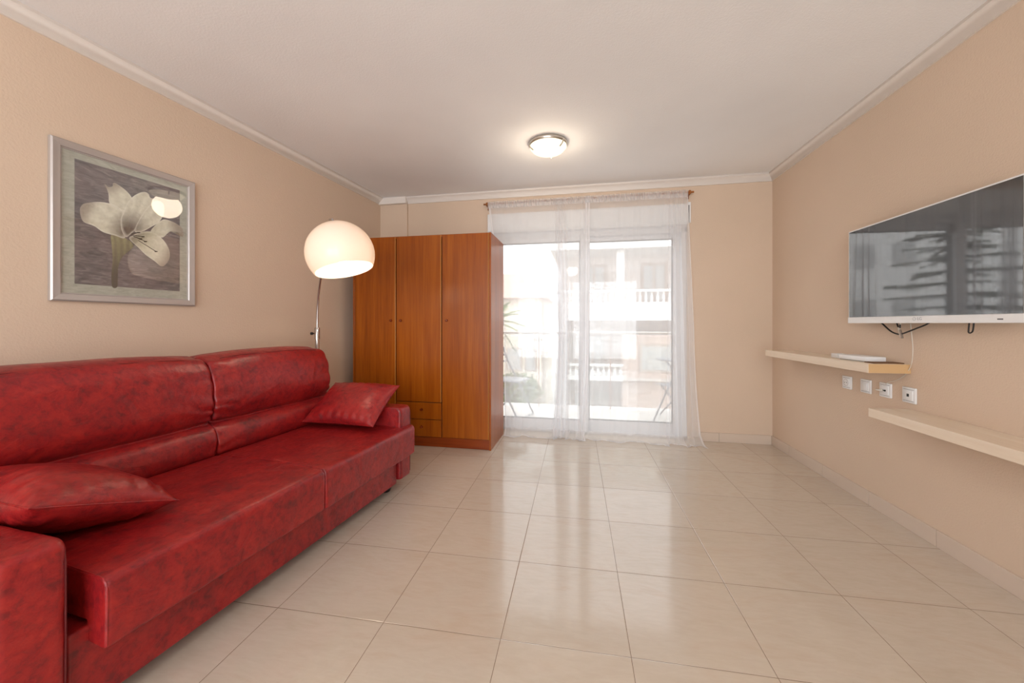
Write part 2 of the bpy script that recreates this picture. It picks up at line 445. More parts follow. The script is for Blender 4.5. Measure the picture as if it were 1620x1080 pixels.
# ------------------------------------------------------------------ wardrobe
WX, WY = -.745, 3.291
T = thing('wardrobe', 'tall three-door cherry wood wardrobe with two small drawers', 'wardrobe', (WX, WY, 0), BWA)
WW, WD, WH = 1.352, .525, 1.936
w = bmesh.new()
box(w, -.018, 0, 0, WD, 0, WH, .0015); box(w, -WW, -WW+.018, 0, WD, 0, WH, .0015)
box(w, -WW+.018, -.018, .004, WD, WH-.02, WH-.001); box(w, -WW+.018, -.018, WD-.01, WD-.003, .05, WH-.02)
box(w, -WW+.018, -.018, .03, WD-.01, .085, .10)
obj('carcass', w, M_cherry, T, False)
w = bmesh.new(); box(w, -WW+.018, -.018, .012, .03, .002, .088, .001); obj('plinth', w, M_cherry_h, T, False)
w = bmesh.new(); box(w, -WW+.018, -.018, .021, .03, .09, WH-.02); obj('gap_shade_sheet', w, M_dark, T, False)  # dark sheet behind the doors, gap shade put into its colour
def knob(parent, x, z):
    w = bmesh.new()
    lathe(w, [(0, 0), (.006, 0), (.005, .008), (.009, .014), (.011, .018), (.009, .023), (0, .025)], 18, Matrix.Translation((x, .0015, z)) @ Matrix.Rotation(PI/2, 4, 'X'))
    lathe(w, [(0,0), (.012,0), (.012,.0015), (0,.0018)], 18, Matrix.Translation((x, .0015, z)) @ Matrix.Rotation(PI/2, 4, 'X'))
    return obj('knob', w, M_knob, parent)
doors = [(-WW+.020, -.914, .093, WH-.004, -.914-.045), (-.906, -.466, .409, WH-.004, -.906+.045), (-.458, -.020, .093, WH-.004, -.458+.045)]
for (x0, x1, z0, z1, kx) in doors:
    w = bmesh.new(); box(w, x0, x1, .002, .019, z0, z1, .0015); d = obj('door', w, M_cherry, T, False)
    w = bmesh.new(); box(w, x1-.009, x1-.0005, .0003, .010, z0+.001, z1-.001, .002); obj('edge_highlight', w, M_gold, d, False)  # thin strip painted as light caught on the door edge
    knob(d, kx, 1.155)
for z0, z1 in ((.252, .403), (.093, .247)):
    w = bmesh.new(); box(w, -.906, -.466, .002, .019, z0, z1, .0015); d = obj('drawer', w, M_cherry, T, False)
    knob(d, -.655, (z0+z1)/2+.012)

# ------------------------------------------------------------------ sofa (local x = distance from the left wall, y along it)
SO = (lw(0), 0, 0); SA = -.1
T = thing('sofa', 'red mottled leather three-seater sofa with two low arms', 'sofa', SO, SA)
SOFA = T
def loft(prof, s0, s1, rnd=.03, puff=0, nseg=36, droop=0, seed=0, wr=.0, ends=(1,1)):
    """sweep a closed (x,z) profile along y with rounded, puffed ends"""
    bm = bmesh.new(); n = len(prof); cx = sum(p[0] for p in prof)/n; cz = sum(p[1] for p in prof)/n
    pos = []
    K = 6
    for k in range(K): th = PI/2*k/K; pos.append((s0+rnd*(1-math.sin(th)) if False else s0+rnd*(1-math.cos(th)), 1-math.sin(th) if False else math.sin(th)))
    mids = [s0+rnd+(s1-s0-2*rnd)*k/nseg for k in range(nseg+1)]
    stations = [(y, t) for y, t in pos] + [(y, 1) for y in mids] + [(s1-(y-s0), t) for y, t in reversed(pos)]
    rings = []
    for y, t in stations:
        ring = []; e = min(y-s0, s1-y)/(s1-s0)*2; side = 0 if y < (s0+s1)/2 else 1
        for (x, z) in prof:
            dx, dz = x-cx, z-cz; ln = math.hypot(dx, dz) or 1
            sh = rnd*(1-t)*.9*ends[side]
            f = 1-sh/ln
            f2 = 1+puff*(1-(1-e)**2)
            X = cx+dx*f*f2; Z = cz+dz*f*f2
            Z -= droop*((1-e)**3)*max(0, (z-cz)/max(.05, abs(dz)))*(1 if dz > 0 else 0)
            if wr:
                fall = math.exp(-min(y-s0, s1-y)/.09)
                ww = wr*fall*math.sin(y*0+z*90+x*70+6*noise.noise(Vector((x*6, y*6, z*6+seed)))) + wr*.9*noise.noise(Vector((x*5, y*4+seed, z*5)))
                X += dx/ln*ww; Z += dz/ln*ww
            ring.append(bm.verts.new((X, y, Z)))
        rings.append(ring)
    for i in range(len(rings)-1):
        for k in range(n): bm.faces.new((rings[i][k], rings[i][(k+1)%n], rings[i+1][(k+1)%n], rings[i+1][k]))
    bm.faces.new(rings[0][::-1]); bm.faces.new(rings[-1])
    return bm
def roundpoly(pts, r, n=5):
    out = []; N_ = len(pts)
    for i in range(N_):
        p0, p1, p2 = Vector(pts[i-1]), Vector(pts[i]), Vector(pts[(i+1)%N_])
        rr = r[i] if isinstance(r, (list, tuple)) else r
        a = (p0-p1); b = (p2-p1); d = min(rr, a.length*.48, b.length*.48)
        A_, B_ = p1+a.normalized()*d, p1+b.normalized()*d
        for k in range(n+1):
            t = k/n; out.append(((1-t)**2)*A_+2*t*(1-t)*p1+t*t*B_)
    res = []
    for i, p in enumerate(out):                    # subdivide the long straight runs
        q = out[(i+1) % len(out)]; m = max(1, int((q-p).length/.05))
        for k in range(m): res.append(tuple(p+(q-p)*k/m))
    return res
# base
bp = roundpoly([(.14, .055), (1.13, .055), (1.13, .285), (.14, .285)], .012)
obj('base', loft(bp, .92, 2.51, .012, 0, 20), M_leather, T)
# the box runs on a touch past the far arm's inner face
# arms
ap = roundpoly([(.12, .075), (1.155, .075), (1.155, .56), (.12, .56)], [.02, .02, .035, .03])
for s0, s1 in ((.785, .915), (2.515, 2.645)):
    a = obj('arm', loft(ap, s0, s1, .022, .0, 8, wr=.0015), M_leather, T)
    for yy in (s0+.006, s1-.006):
        path = [(x*1.0, yy, z) for x, z in [(1.15, .10), (1.1525, .30), (1.1515, .50), (1.146, .535), (1.13, .5515), (1.10, .554), (.9, .554), (.6, .554)]]
        w = bmesh.new(); tube(w, path, .0022, 6); obj('piping', w, M_stitch, a)
# seat cushions
sp = roundpoly([(.50, .30), (1.135, .298), (1.14, .236), (1.20, .232), (1.202, .424), (.9, .442), (.50, .434)], [.02, .004, .006, .012, .032, .05, .03])
for s0, s1, sd in ((.966, 1.777, 1), (1.783, 2.617, 2)):
    c_ = obj('seat_cushion', loft(sp, s0, s1, .014, .0, 40, wr=.0025, seed=sd, ends=(.8, .8)), M_leather, T)
    for yy in (s0+.004, s1-.004):
        path = catmull([(1.196, yy, .240), (1.198, yy, .33), (1.197, yy, .40), (1.186, yy, .418), (1.16, yy, .425), (1.0, yy, .434), (.8, yy, .437)], 4)
        w = bmesh.new(); tube(w, path, .0026, 6); obj('piping', w, M_leather, c_)
# back cushions: lumbar roll below, big padded panel above
bk = [tuple(p) for p in catmull([Vector((x, z)) for x, z in [(.17,.32),(.34,.33),(.47,.40),(.520,.445),(.528,.50),(.512,.555),(.474,.585),(.462,.597),
      (.484,.622),(.503,.68),(.504,.76),(.491,.84),(.473,.90),(.440,.945),(.37,.966),(.29,.962),(.235,.925),(.20,.84),(.175,.65),(.165,.45)]], 5, True)]
for s0, s1, sd in ((.80, 1.777, 3), (1.783, 2.622, 4)):
    c_ = obj('back_cushion', loft(bk, s0, s1, .022, .008, 60, droop=.024, wr=.006, seed=sd, ends=(.75, .75)), M_leather, T, angle=70)
    for yy in (s0+.03, s1-.03):
        pr = [p for p in bk if p[0] > .26 and p[1] > .62]; cxx, czz = .34, .68
        path = [(cxx+(x-cxx)*.988, yy, czz+(z-czz)*.988-.026*(1 if z > .8 else 0)*((z-.8)/.168)) for x, z in pr]
    w = bmesh.new()
    seam = [(.437+.004*math.sin(k), s0+.07+(s1-s0-.14)*k/30, .9475-.012*abs(2*k/30-1)**4) for k in range(31)]
    tube(w, seam, .0016, 5); obj('seam', w, M_stitch, c_)
fr = roundpoly([(.07, .10), (.19, .10), (.20, .80), (.09, .80)], .02)
obj('back_frame', loft(fr, .80, 2.63, .02, 0, 10), M_leather, T)
for x, y in ((1.05, .85), (1.05, 2.50), (.2, .85), (.2, 2.50)):
    w = bmesh.new(); lathe(w, [(0,0), (.028,0), (.034,.012), (.034,.078), (0,.078)], 20, Matrix.Translation((x, y, 0))); obj('foot', w, M_blackplastic, T)

def pillow_bm(w_, h_, t_, seed=0, nu=44, nv=34):
    bm = bmesh.new(); rings = {}
    def P_(u, v, side):
        pin = .055
        x = w_/2*u*(1-pin*(1-v*v)); y = h_/2*v*(1-pin*(1-u*u))
        f = max(0, (1-abs(u)**2.6))**.55 * max(0, (1-abs(v)**2.6))**.55
        ed = min(1-abs(u), 1-abs(v))
        k = 1+.10*math.exp(-((ed-.16)/.12)**2)*math.sin((u if abs(v) > abs(u) else v)*26+seed*3+4*noise.noise(Vector((u*2, v*2, seed))))
        k += .12*noise.noise(Vector((u*1.6+seed, v*1.6, side)))
        return (x, y, side*t_/2*f*k)
    grids = {}
    for side in (1, -1):
        g = [[bm.verts.new(P_(math.sin(PI/2*(-1+2*i/nu)), math.sin(PI/2*(-1+2*j/nv)), side)) for i in range(nu+1)] for j in range(nv+1)]
        for j in range(nv):
            for i in range(nu): bm.faces.new((g[j][i], g[j][i+1], g[j+1][i+1], g[j+1][i]))
    return bm
def pillow_piping(w_, h_):
    pts = []
    def e(u, v): return (w_/2*u*(1-.055*(1-v*v)), h_/2*v*(1-.055*(1-u*u)), 0)
    for k in range(20): pts.append(e(-1+2*k/20, -1))
    for k in range(20): pts.append(e(1, -1+2*k/20))
    for k in range(20): pts.append(e(1-2*k/20, 1))
    for k in range(21): pts.append(e(-1, 1-2*k/20))
    bm = bmesh.new(); tube(bm, pts, .0028, 6, False); return bm
def local2world(x, y, z): return Vector((SO[0]+x*math.cos(SA)-y*math.sin(SA), x*math.sin(SA)+y*math.cos(SA), z))
def make_pillow(label, centre, tiltx, rollz, w_, h_, t_, seed, tilty=0):
    T = thing('cushion', label, 'cushion', local2world(*centre))
    T.rotation_mode = 'QUATERNION'
    R_ = Matrix.Rotation(SA+rollz, 4, 'Z') @ Matrix.Rotation(tilty, 4, 'Y') @ Matrix.Rotation(tiltx, 4, 'X')
    T.rotation_quaternion = R_.to_quaternion()
    obj('cover', pillow_bm(w_, h_, t_, seed), M_leather, T, angle=75)
    obj('piping', pillow_piping(w_, h_), M_leather, T)
    return T
make_pillow('red leather cushion leaning on the sofa arm next to the wardrobe', (.795, 2.492, .580), math.radians(33), .03, .53, .385, .16, 1)
make_pillow('red leather cushion lying against the sofa arm nearest the viewer', (.735, 1.09, .548), math.radians(-21), .02, .52, .40, .20, 2)

# ------------------------------------------------------------------ arc floor lamp
LX, LY = -2.096, 2.81
T = thing('floor_lamp', 'chrome arc floor lamp with lit white dome shade behind the sofa', 'lamp', (LX, LY, 0))
w = bmesh.new(); lathe(w, [(0,0), (.118,0), (.12,.006), (.12,.028), (.112,.034), (.02,.036), (0,.036)], 40); obj('base', w, M_chrome, T)
w = bmesh.new(); lathe(w, [(0,.03), (.016,.03), (.016,1.085), (.012,1.088), (0,1.088)], 20); obj('pole', w, M_chrome, T)
w = bmesh.new(); lathe(w, [(.016,1.0), (.021,1.0), (.021,1.09), (.017,1.095), (.008,1.096)], 24); obj('collar', w, M_chrome, T)
kn = bmesh.new(); dv = Vector((-.986, -.167, 0)); tube(kn, [dv*.018+Vector((0,0,1.045)), dv*.036+Vector((0,0,1.045))], .004, 8)
tube(kn, [dv*.036+Vector((0,0,1.045)), dv*.052+Vector((0,0,1.045))], .011, 14); obj('knob', kn, M_blackplastic, T)
SC = Vector((-1.527-LX, 2.277-LY, 1.585)); R_ = Vector((math.cos(A), math.sin(A), 0)); Fw = Vector((-math.sin(A), math.cos(A), 0))
AX = (R_*-.262+Vector((0,0,.96))+Fw*.065).normalized(); SR = .212
top = SC+AX*SR; hd = Vector((.731, -.682, 0))
pts = [Vector((0,0,1.0))] + [hd*h+Vector((0,0,z)) for h, z in ((0.004,1.15),(.03,1.30),(.09,1.42),(.17,1.515),(.28,1.61),(.42,1.71),(.54,1.77),(.63,1.798))] + [top+AX*.035-hd*.06, top+AX*.02, top+AX*.0]
w = bmesh.new(); tube(w, catmull(pts, 6), .0085, 12); obj('arc_tube', w, M_chrome, T)
Ms = axis_matrix(SC, AX)
prof_o = []; zc = -.112
th0 = math.acos(zc/SR)
for k in range(31): th = th0*k/30; prof_o.append((SR*math.sin(th), SR*math.cos(th)))
prof_i = [((SR-.003)*math.sin(th0*k/30), (SR-.003)*math.cos(th0*k/30)) for k in range(30, -1, -1)]
w = bmesh.new(); lathe(w, prof_o+prof_i, 72, Ms)
def shade_mat():
    m = mat('opal_acrylic', (252, 246, 240), .12, spec=.5); nt = m.node_tree; b = P(m); out = nt.nodes['Material Output']
    tr = N(m, 'ShaderNodeBsdfTranslucent'); tr.inputs[0].default_value = lin((255, 242, 228)); mx = N(m, 'ShaderNodeMixShader'); mx.inputs[0].default_value = .34
    L(m, b.outputs[0], mx.inputs[1]); L(m, tr.outputs[0], mx.inputs[2]); L(m, mx.outputs[0], out.inputs[0]); return m
obj('shade', w, shade_mat(), T)
w = bmesh.new(); lathe(w, [(0,SR+.012), (.012,SR+.012), (.014,SR+.004), (.034,SR+.000), (.036,SR-.004), (0, SR-.006)], 24, Ms)
tube(w, [SC+AX*(SR+.01), SC+AX*(SR+.032)], .005, 8); obj('shade_cap', w, M_chrome, T)
bc = SC - AX*.035
w = bmesh.new(); tube(w, [SC+AX*(SR-.01), SC+AX*.05], .018, 16); obj('bulb_holder', w, M_white, T)
w = bmesh.new(); b = bmesh.new(); bmesh.ops.create_uvsphere(b, u_segments=24, v_segments=14, radius=.032); merge(w, b, Matrix.Translation(bc)); 
lathe(w, [(.014,.055),(.016,.02),(.028,-.015)], 20, Ms)
obj('bulb', w, emit('warm_bulb', (255, 232, 205), 14), T)
def point(name, loc, e, col, r=.04):
    l = bpy.data.lights.new(name, 'POINT'); l.energy = e; l.color = col; l.shadow_soft_size = r
    o = bpy.data.objects.new(name, l); COL.objects.link(o); o.location = loc; return o
point('lamp_light', Vector((LX, LY, 0))+bc-AX*.045, 3.2, (1, .82, .64), .03)

# ------------------------------------------------------------------ ceiling lamps
def ceiling_lamp(label, x, y, e):
    T = thing('ceiling_lamp', label, 'lamp', (x, y, CZ))
    w = bmesh.new(); lathe(w, [(0,0), (.146,0), (.149,-.006), (.149,-.022), (.143,-.030), (.136,-.030), (.136,-.024), (0,-.024)], 64); obj('ring', w, M_steel, T)
    w = bmesh.new(); prof = [(.141,-.024), (.141,-.036), (.132,-.046)] + [(.128*math.cos(t*PI/24), -.046-.040*math.sin(t*PI/24)) for t in range(1, 12)] + [(0, -.086)]
    lathe(w, prof, 64); obj('glass_dish', w, emit('lit_opal_glass', (255, 238, 208), 1.75), T)
    for k in range(3):
        a = math.radians(72+120*k)+A
        w = bmesh.new(); u = Vector((math.cos(a), math.sin(a), 0))
        tube(w, [u*.149+Vector((0,0,-.02)), u*.1495+Vector((0,0,-.036)), u*.140+Vector((0,0,-.050)), u*.118+Vector((0,0,-.066))], .0048, 8); obj('clip', w, M_steel, T)
    return T
ceiling_lamp('round flush ceiling lamp with lit glass dish and metal rim', -.215, 2.94, 0)
point('ceiling_light', (-.215, 2.94, CZ-.16), 5, (1, .84, .64), .12)

# ------------------------------------------------------------------ television on the right wall
T = thing('television', 'wall-mounted flat television with thin white frame above the shelves', 'television', (XR, 0, 0))
y0, y1, z0, z1 = 1.785, 2.763, 1.130, 1.712; xf = -.082
w = bmesh.new(); box(w, xf, xf+.014, y0, y1, z0, z1, .003); box(w, xf+.014, xf+.045, y0+.12, y1-.12, z0+.03, z1-.16, .008)
obj('housing', w, M_white, T, False)
w = bmesh.new(); box(w, xf-.0015, xf+.004, y0+.009, y1-.009, z0+.036, z1-.008, .0006); obj('screen', w, M_screen, T, False)
w = bmesh.new(); box(w, xf-.004, xf+.010, y0, y1, z0-.002, z0+.036, .003)
obj('lower_bezel', w, M_white, T, False)
w = bmesh.new(); box(w, xf+.045, -.002, 2.05, 2.50, 1.20, 1.50, .004); obj('wall_bracket', w, M_blackplastic, T, False)
w = bmesh.new(); box(w, xf-.0046, xf-.0038, 1.862, 1.884, z0+.012, z0+.0165, .0002); obj('indicator', w, M_blackplastic, T, False)
def text_mesh(txt, size, name, parent, M, m):
    cu = bpy.data.curves.new('t', 'FONT'); cu.body = txt; cu.size = size; cu.extrude = .0004; cu.align_x = 'CENTER'; cu.align_y = 'CENTER'
    to = bpy.data.objects.new('t', cu); COL.objects.link(to); dg = bpy.context.evaluated_depsgraph_get(); dg.update()
    me = bpy.data.meshes.new_from_object(to.evaluated_get(dg)); bpy.data.objects.remove(to)
    me.transform(M); me.materials.clear(); me.materials.append(m); me.name = name
    o = bpy.data.objects.new(name, me); COL.objects.link(o); o.parent = parent; return o
M_logo = mat('grey_logo', (176, 176, 180), .4)
MT = Matrix(((0,0,-1,xf-.0045),(-1,0,0,0),(0,1,0,0),(0,0,0,1)))   # reads from inside the room
text_mesh('LG', .022, 'logo', T, Matrix.Translation((0, 2.245, z0+.020)) @ MT, M_logo)
w = bmesh.new()
ring = [(xf-.0046, 2.276+.0085*math.cos(a*PI/12), z0+.020+.0085*math.sin(a*PI/12)) for a in range(25)]
tube(w, ring, .0009, 5, False); obj('logo_emblem', w, M_logo, T)

def wy(px, x=0.0):
    """distance along the right wall of an image column"""
    r = (px-810)/F; return (XR+x)*(r*math.sin(A)+math.cos(A))/(r*math.cos(A)-math.sin(A))
# cables under the television
def cable(name, label, cat, pts, r, m):
    w = bmesh.new(); tube(w, catmull(pts, 8), r, 8); return tag(obj(name, w, m), label, cat)
X = XR-.045
w_ = cable('black_cable', 'black cable drooping in a loop under the left end of the television', 'cable',
      [(X, 2.565, 1.145), (X, 2.535, 1.12), (X, 2.48, 1.082), (X, 2.43, 1.067), (X, 2.40, 1.072), (X, 2.32, 1.10), (X, 2.26, 1.122), (X, 2.22, 1.145)], .004, M_black)
cable('black_strap', 'small black loop hanging below the middle of the television', 'strap',
      [(XR-.05, 2.018, 1.165), (XR-.05, 2.023, 1.10), (XR-.05, 2.032, 1.085), (XR-.05, 2.042, 1.085), (XR-.05, 2.043, 1.10), (XR-.05, 2.036, 1.165)], .0028, M_black)
cable('aerial_cable', 'thin white cable running from the television down to a wall socket', 'cable',
      [(XR-.030, 2.375, 1.145), (XR-.030, 2.368, 1.08), (XR-.028, 2.362, 1.0), (XR-.024, 2.370, .94), (XR-.016, 2.392, .895), (XR-.012, 2.43, .845), (XR-.012, 2.49, .805), (XR-.014, 2.545, .785), (XR-.016, 2.562, .768)], .0019, M_cabwhite)
T = thing('cable_connectors', 'bundle of small metal aerial plugs hanging under the television', 'plugs', (XR-.045, 2.42, 1.162))
for k, (a, b_, m_) in enumerate((((0, .035, 0), (0, .012, -.055), M_black), ((0, .0, 0), (0, .0, -.06), M_black), ((0, -.03, 0), (0, .0, -.04), M_cabwhite), ((0, .0, -.07), (-.002, -.018, -.115), M_steel), ((.003, .012, -.06), (.0, -.006, -.11), M_cabwhite))):
    w = bmesh.new(); tube(w, [a, b_], .0035 if k < 3 else .0055, 8); obj('plug', w, m_, T)

# shelves
def shelf(label, ya, yb, z0, z1):
    T = thing('wall_shelf', label, 'shelf', (XR, 0, 0), 0, None)
    w = bmesh.new(); box(w, -.205, -.001, ya, yb, z0, z1, .0015); obj('board', w, M_birch, T, False)
    for q in (ya-.001, yb):
        w = bmesh.new(); box(w, -.2035, -.002, q, q+.001, z0+.001, z1-.001); obj('end_shade', w, M_birch_end, T, False)  # thin cap, shade of the shelf end painted in
shelf('pale birch floating shelf directly under the television, the upper one', 2.409, 3.576, .852, .903)
shelf('pale birch floating shelf below the wall sockets, the lower one', 1.21, 2.409, .612, .660)

# things on the upper shelf
ST = .903
T = thing('router', 'flat white box lying on the upper shelf', 'router', (XR-.10, 2.63, ST), math.radians(4))
w = bmesh.new(); box(w, -.055, .055, -.11, .10, .003, .030, .004); obj('body', w, M_white, T)
w = bmesh.new(); box(w, -.050, .050, -.105, .095, 0, .004, .001); obj('base', w, M_grey, T)
T = thing('small_box', 'small open white box on the upper shelf beside the router', 'box', (XR-.10, 2.815, ST), math.radians(-8))
w = bmesh.new()
for a in ((-.03,.03,-.04,-.038,.0,.026), (-.03,.03,.038,.04,.0,.026), (-.03,-.028,-.04,.04,.0,.026), (.028,.03,-.04,.04,.0,.026), (-.03,.03,-.04,.04,0,.002)): box(w, *a, .0005)
obj('box_body', w, M_white, T, False)
w = bmesh.new(); box(w, -.022, .022, -.034, .034, .002, .020, .003); obj('contents', w, mat('cream_card', (214, 208, 176), .7), T)
T = tag(obj('booklet', box(bmesh.new(), XR-.165, XR-.02, 2.425, 2.50, ST, ST+.006, .001), mat('brown_card', (112, 78, 48), .7), smooth=False), 'thin brown card lying at the near end of the upper shelf', 'card')

# wall sockets
def socket(label, y, z, kind):
    T = thing('wall_socket', label, 'socket', (XR, y, z), 0, 'white wall plates under the television')
    h = .0425
    w = bmesh.new(); box(w, -.010, -.0005, -h, h, -h, h, .003); obj('frame', w, M_white, T)
    w = bmesh.new(); box(w, -.0135, -.009, -.028, .028, -.028, .028, .002); pl = obj('insert', w, M_white, T)
    for q in (.031, -.0325):
        w = bmesh.new(); box(w, -.0108, -.0098, -.034, .034, q, q+.0015); obj('groove', w, M_grey, T, False)
    Mx = Matrix.Translation((-.0135, 0, 0)) @ Matrix.Rotation(-PI/2, 4, 'Y')
    if kind == 'power':
        w = bmesh.new(); lathe(w, [(0,-.0002), (.020,-.0002), (.021,.0006), (.0215,.0012), (.022,0)], 32, Mx); obj('socket_well', w, mat('shaded_well', (168, 160, 152), .6), pl)
        for s in (-1, 1):
            w = bmesh.new(); lathe(w, [(0,.0008), (.003,.0008), (0,.001)], 12, Matrix.Translation((0, s*.0095, 0)) @ Mx); obj('pin_hole', w, M_black, pl)
    if kind == 'switch':
        w = bmesh.new(); box(w, -.0165, -.013, -.022, .022, -.022, .022, .002); obj('rocker', w, M_white, pl)
    if kind == 'aerial':
        for s in (-.007, .009):
            w = bmesh.new(); lathe(w, [(0,.0), (.0052,.0), (.0052,.004), (.003,.004), (.003,.001), (0,.001)], 16, Matrix.Translation((0, s, -.002)) @ Mx); obj('aerial_port', w, M_black, pl)
        w = bmesh.new(); tube(w, [(-.017, .009, -.002), (-.026, .010, -.002), (-.050, .013, -.001)], .006, 12, radii=[.005, .006, .0025]); obj('plug', w, M_cabwhite, T)
    if kind == 'phone':
        w = bmesh.new(); box(w, -.0145, -.0130, -.007, .007, -.008, .008, .0005); obj('phone_port', w, M_black, pl)
    return T
socket('white power socket with round well, farthest along the wall', 2.898, .731, 'power')
socket('white blank switch plate between the power and aerial sockets', 2.729, .733, 'switch')
socket('white aerial socket where the thin cable ends', 2.575, .735, 'aerial')
socket('white telephone socket above the end of the lower shelf', 2.413, .735, 'phone')

# ------------------------------------------------------------------ framed picture on the left wall
def lwp(px, py):
    r = (px-810)/F; dx, dy = r*math.cos(A)-math.sin(A), r*math.sin(A)+math.cos(A)
    t = (2.16+SK*3.98)/(-dx+SK*dy); Y = dy*t; Xw = dx*t
    return ((Xw-SO[0])*math.sin(.1)+Y*math.cos(.1), H+(512-py)*t/F)
def zp(x, y): return lwp(50+x*.27778, 200+y*.27778)         # a point on the print -> (along the wall, height)
T = thing('picture', 'silver-framed print of a white lily on the left wall', 'picture', SO, SA)
a0, a1 = lwp(75, 300)[0], lwp(305, 300)[0]; b0, b1 = 1.234, 2.001; fw = .040
def frame_bar(bm, p0, p1, q0, q1):
    # outer edge p0-p1, inner edge q0-q1, moulded section
    prof = [(0, .002), (0, .020), (.15, .026), (.5, .022), (.82, .020), (.92, .014), (1, .014), (1, .002)]
    r = [[], []]
    for i, (o_, n_) in enumerate(((p0, q0), (p1, q1))):
        for t, d in prof: r[i].append(bm.verts.new((d, o_[0]+(n_[0]-o_[0])*t, o_[1]+(n_[1]-o_[1])*t)))
    n = len(prof)
    for k in range(n): bm.faces.new((r[0][k], r[0][(k+1)%n], r[1][(k+1)%n], r[1][k]))
    bm.faces.new(r[0][::-1]); bm.faces.new(r[1])
O = [(a0, b0), (a1, b0), (a1, b1), (a0, b1)]; I = [(a0+fw, b0+fw), (a1-fw, b0+fw), (a1-fw, b1-fw), (a0+fw, b1-fw)]
for i in range(4):
    w = bmesh.new(); frame_bar(w, O[i], O[(i+1)%4], I[i], I[(i+1)%4]); obj('frame_bar', w, M_silverframe, T, angle=25)
w = bmesh.new(); box(w, .002, .008, a0+fw-.005, a1-fw+.005, b0+fw-.005, b1-fw+.005)
def art_border():
    m = mat('grey_green_border', (176, 176, 158), .6); n = noise_tex(m, coords(m, (1, 1, 3)), 22, 6, .6, 1)
    L(m, ramp(m, n, [(.3, (166, 168, 154)), (.7, (194, 196, 184))]), P(m).inputs['Base Color']); return m
def art_bg():
    m = mat('brushed_mauve_print', (110, 98, 96), .6)
    n = noise_tex(m, coords(m, (1, 2.2, 9)), 7, 8, .7, .8); n2 = noise_tex(m, coords(m, (1, 1, 1)), 5, 3)
    a = ramp(m, n, [(.32, (74, 66, 68)), (.5, (118, 108, 110)), (.68, (168, 158, 154))]); b = ramp(m, n2, [(.35, (78, 86, 90)), (.65, (140, 124, 124))])
    L(m, mixc(m, .4, a, b), P(m).inputs['Base Color']); return m
def art_flower():
    m = mat('printed_lily', (220, 214, 190), .6); at = N(m, 'ShaderNodeVertexColor', layer_name='Col')
    n = noise_tex(m, coords(m, (1, 6, 6)), 10, 4); mul = N(m, 'ShaderNodeMix', data_type='RGBA', blend_type='MULTIPLY'); mul.inputs[0].default_value = 1
    L(m, at.outputs[0], mul.inputs[6]); L(m, ramp(m, n, [(.3, (.86,.86,.84)), (.6, (1,1,1))]), mul.inputs[7]); L(m, mul.outputs[2], P(m).inputs['Base Color']); return m
obj('mount', w, art_border(), T, False)
w = bmesh.new(); c4 = [zp(238, 192), zp(838, 357), zp(835, 937), zp(236, 897)]
s0_, s1_ = c4[0][0], c4[1][0]; zt_, zb_ = (c4[0][1]+c4[1][1])/2, (c4[2][1]+c4[3][1])/2
box(w, .0078, .0084, s0_, s1_, zb_, zt_); obj('print', w, art_bg(), T, False)
# the lily itself
cream = lin((240, 238, 220)); dark = lin((98, 82, 84)); green = lin((150, 148, 98)); edgec = lin((250, 248, 236))
throat = (545, 595)
def mixl(a, b, t): return tuple(a[i]*(1-t)+b[i]*t for i in range(4))
petals = [
 ('stem', [(448,615),(525,635),(575,680),(530,720),(495,770),(482,840),(482,912),(452,912),(448,840),(455,760),(450,680)]),
 ('b', [(408,328),(420,345),(440,346),(455,340),(456,326),(466,322),(490,335),(530,365),(565,410),(545,450),(518,488),(480,462),(437,438),(430,380)]),
 ('a', [(268,470),(280,448),(300,438),(370,430),(440,440),(500,470),(522,500),(520,560),(525,635),(470,622),(400,602),(350,568),(290,545),(272,510)]),
 ('c', [(518,488),(535,440),(570,400),(610,378),(640,374),(660,386),(668,405),(690,420),(650,470),(615,520),(590,580),(560,610),(530,630),(505,590),(500,530)]),
 ('d', [(590,560),(620,510),(650,468),(690,428),(715,424),(735,432),(747,455),(744,500),(718,545),(670,575),(620,600),(580,600)]),
 ('e', [(670,600),(700,560),(745,530),(800,545),(845,575),(858,610),(850,630),(825,605),(780,600),(740,632),(700,622)]),
 ('f', [(548,640),(570,620),(600,606),(665,598),(720,625),(760,670),(780,720),(772,765),(735,797),(690,765),(640,730),(600,690)]),
]
bm = bmesh.new(); cl = bm.loops.layers.float_color.new('Col'); zoff = .0086
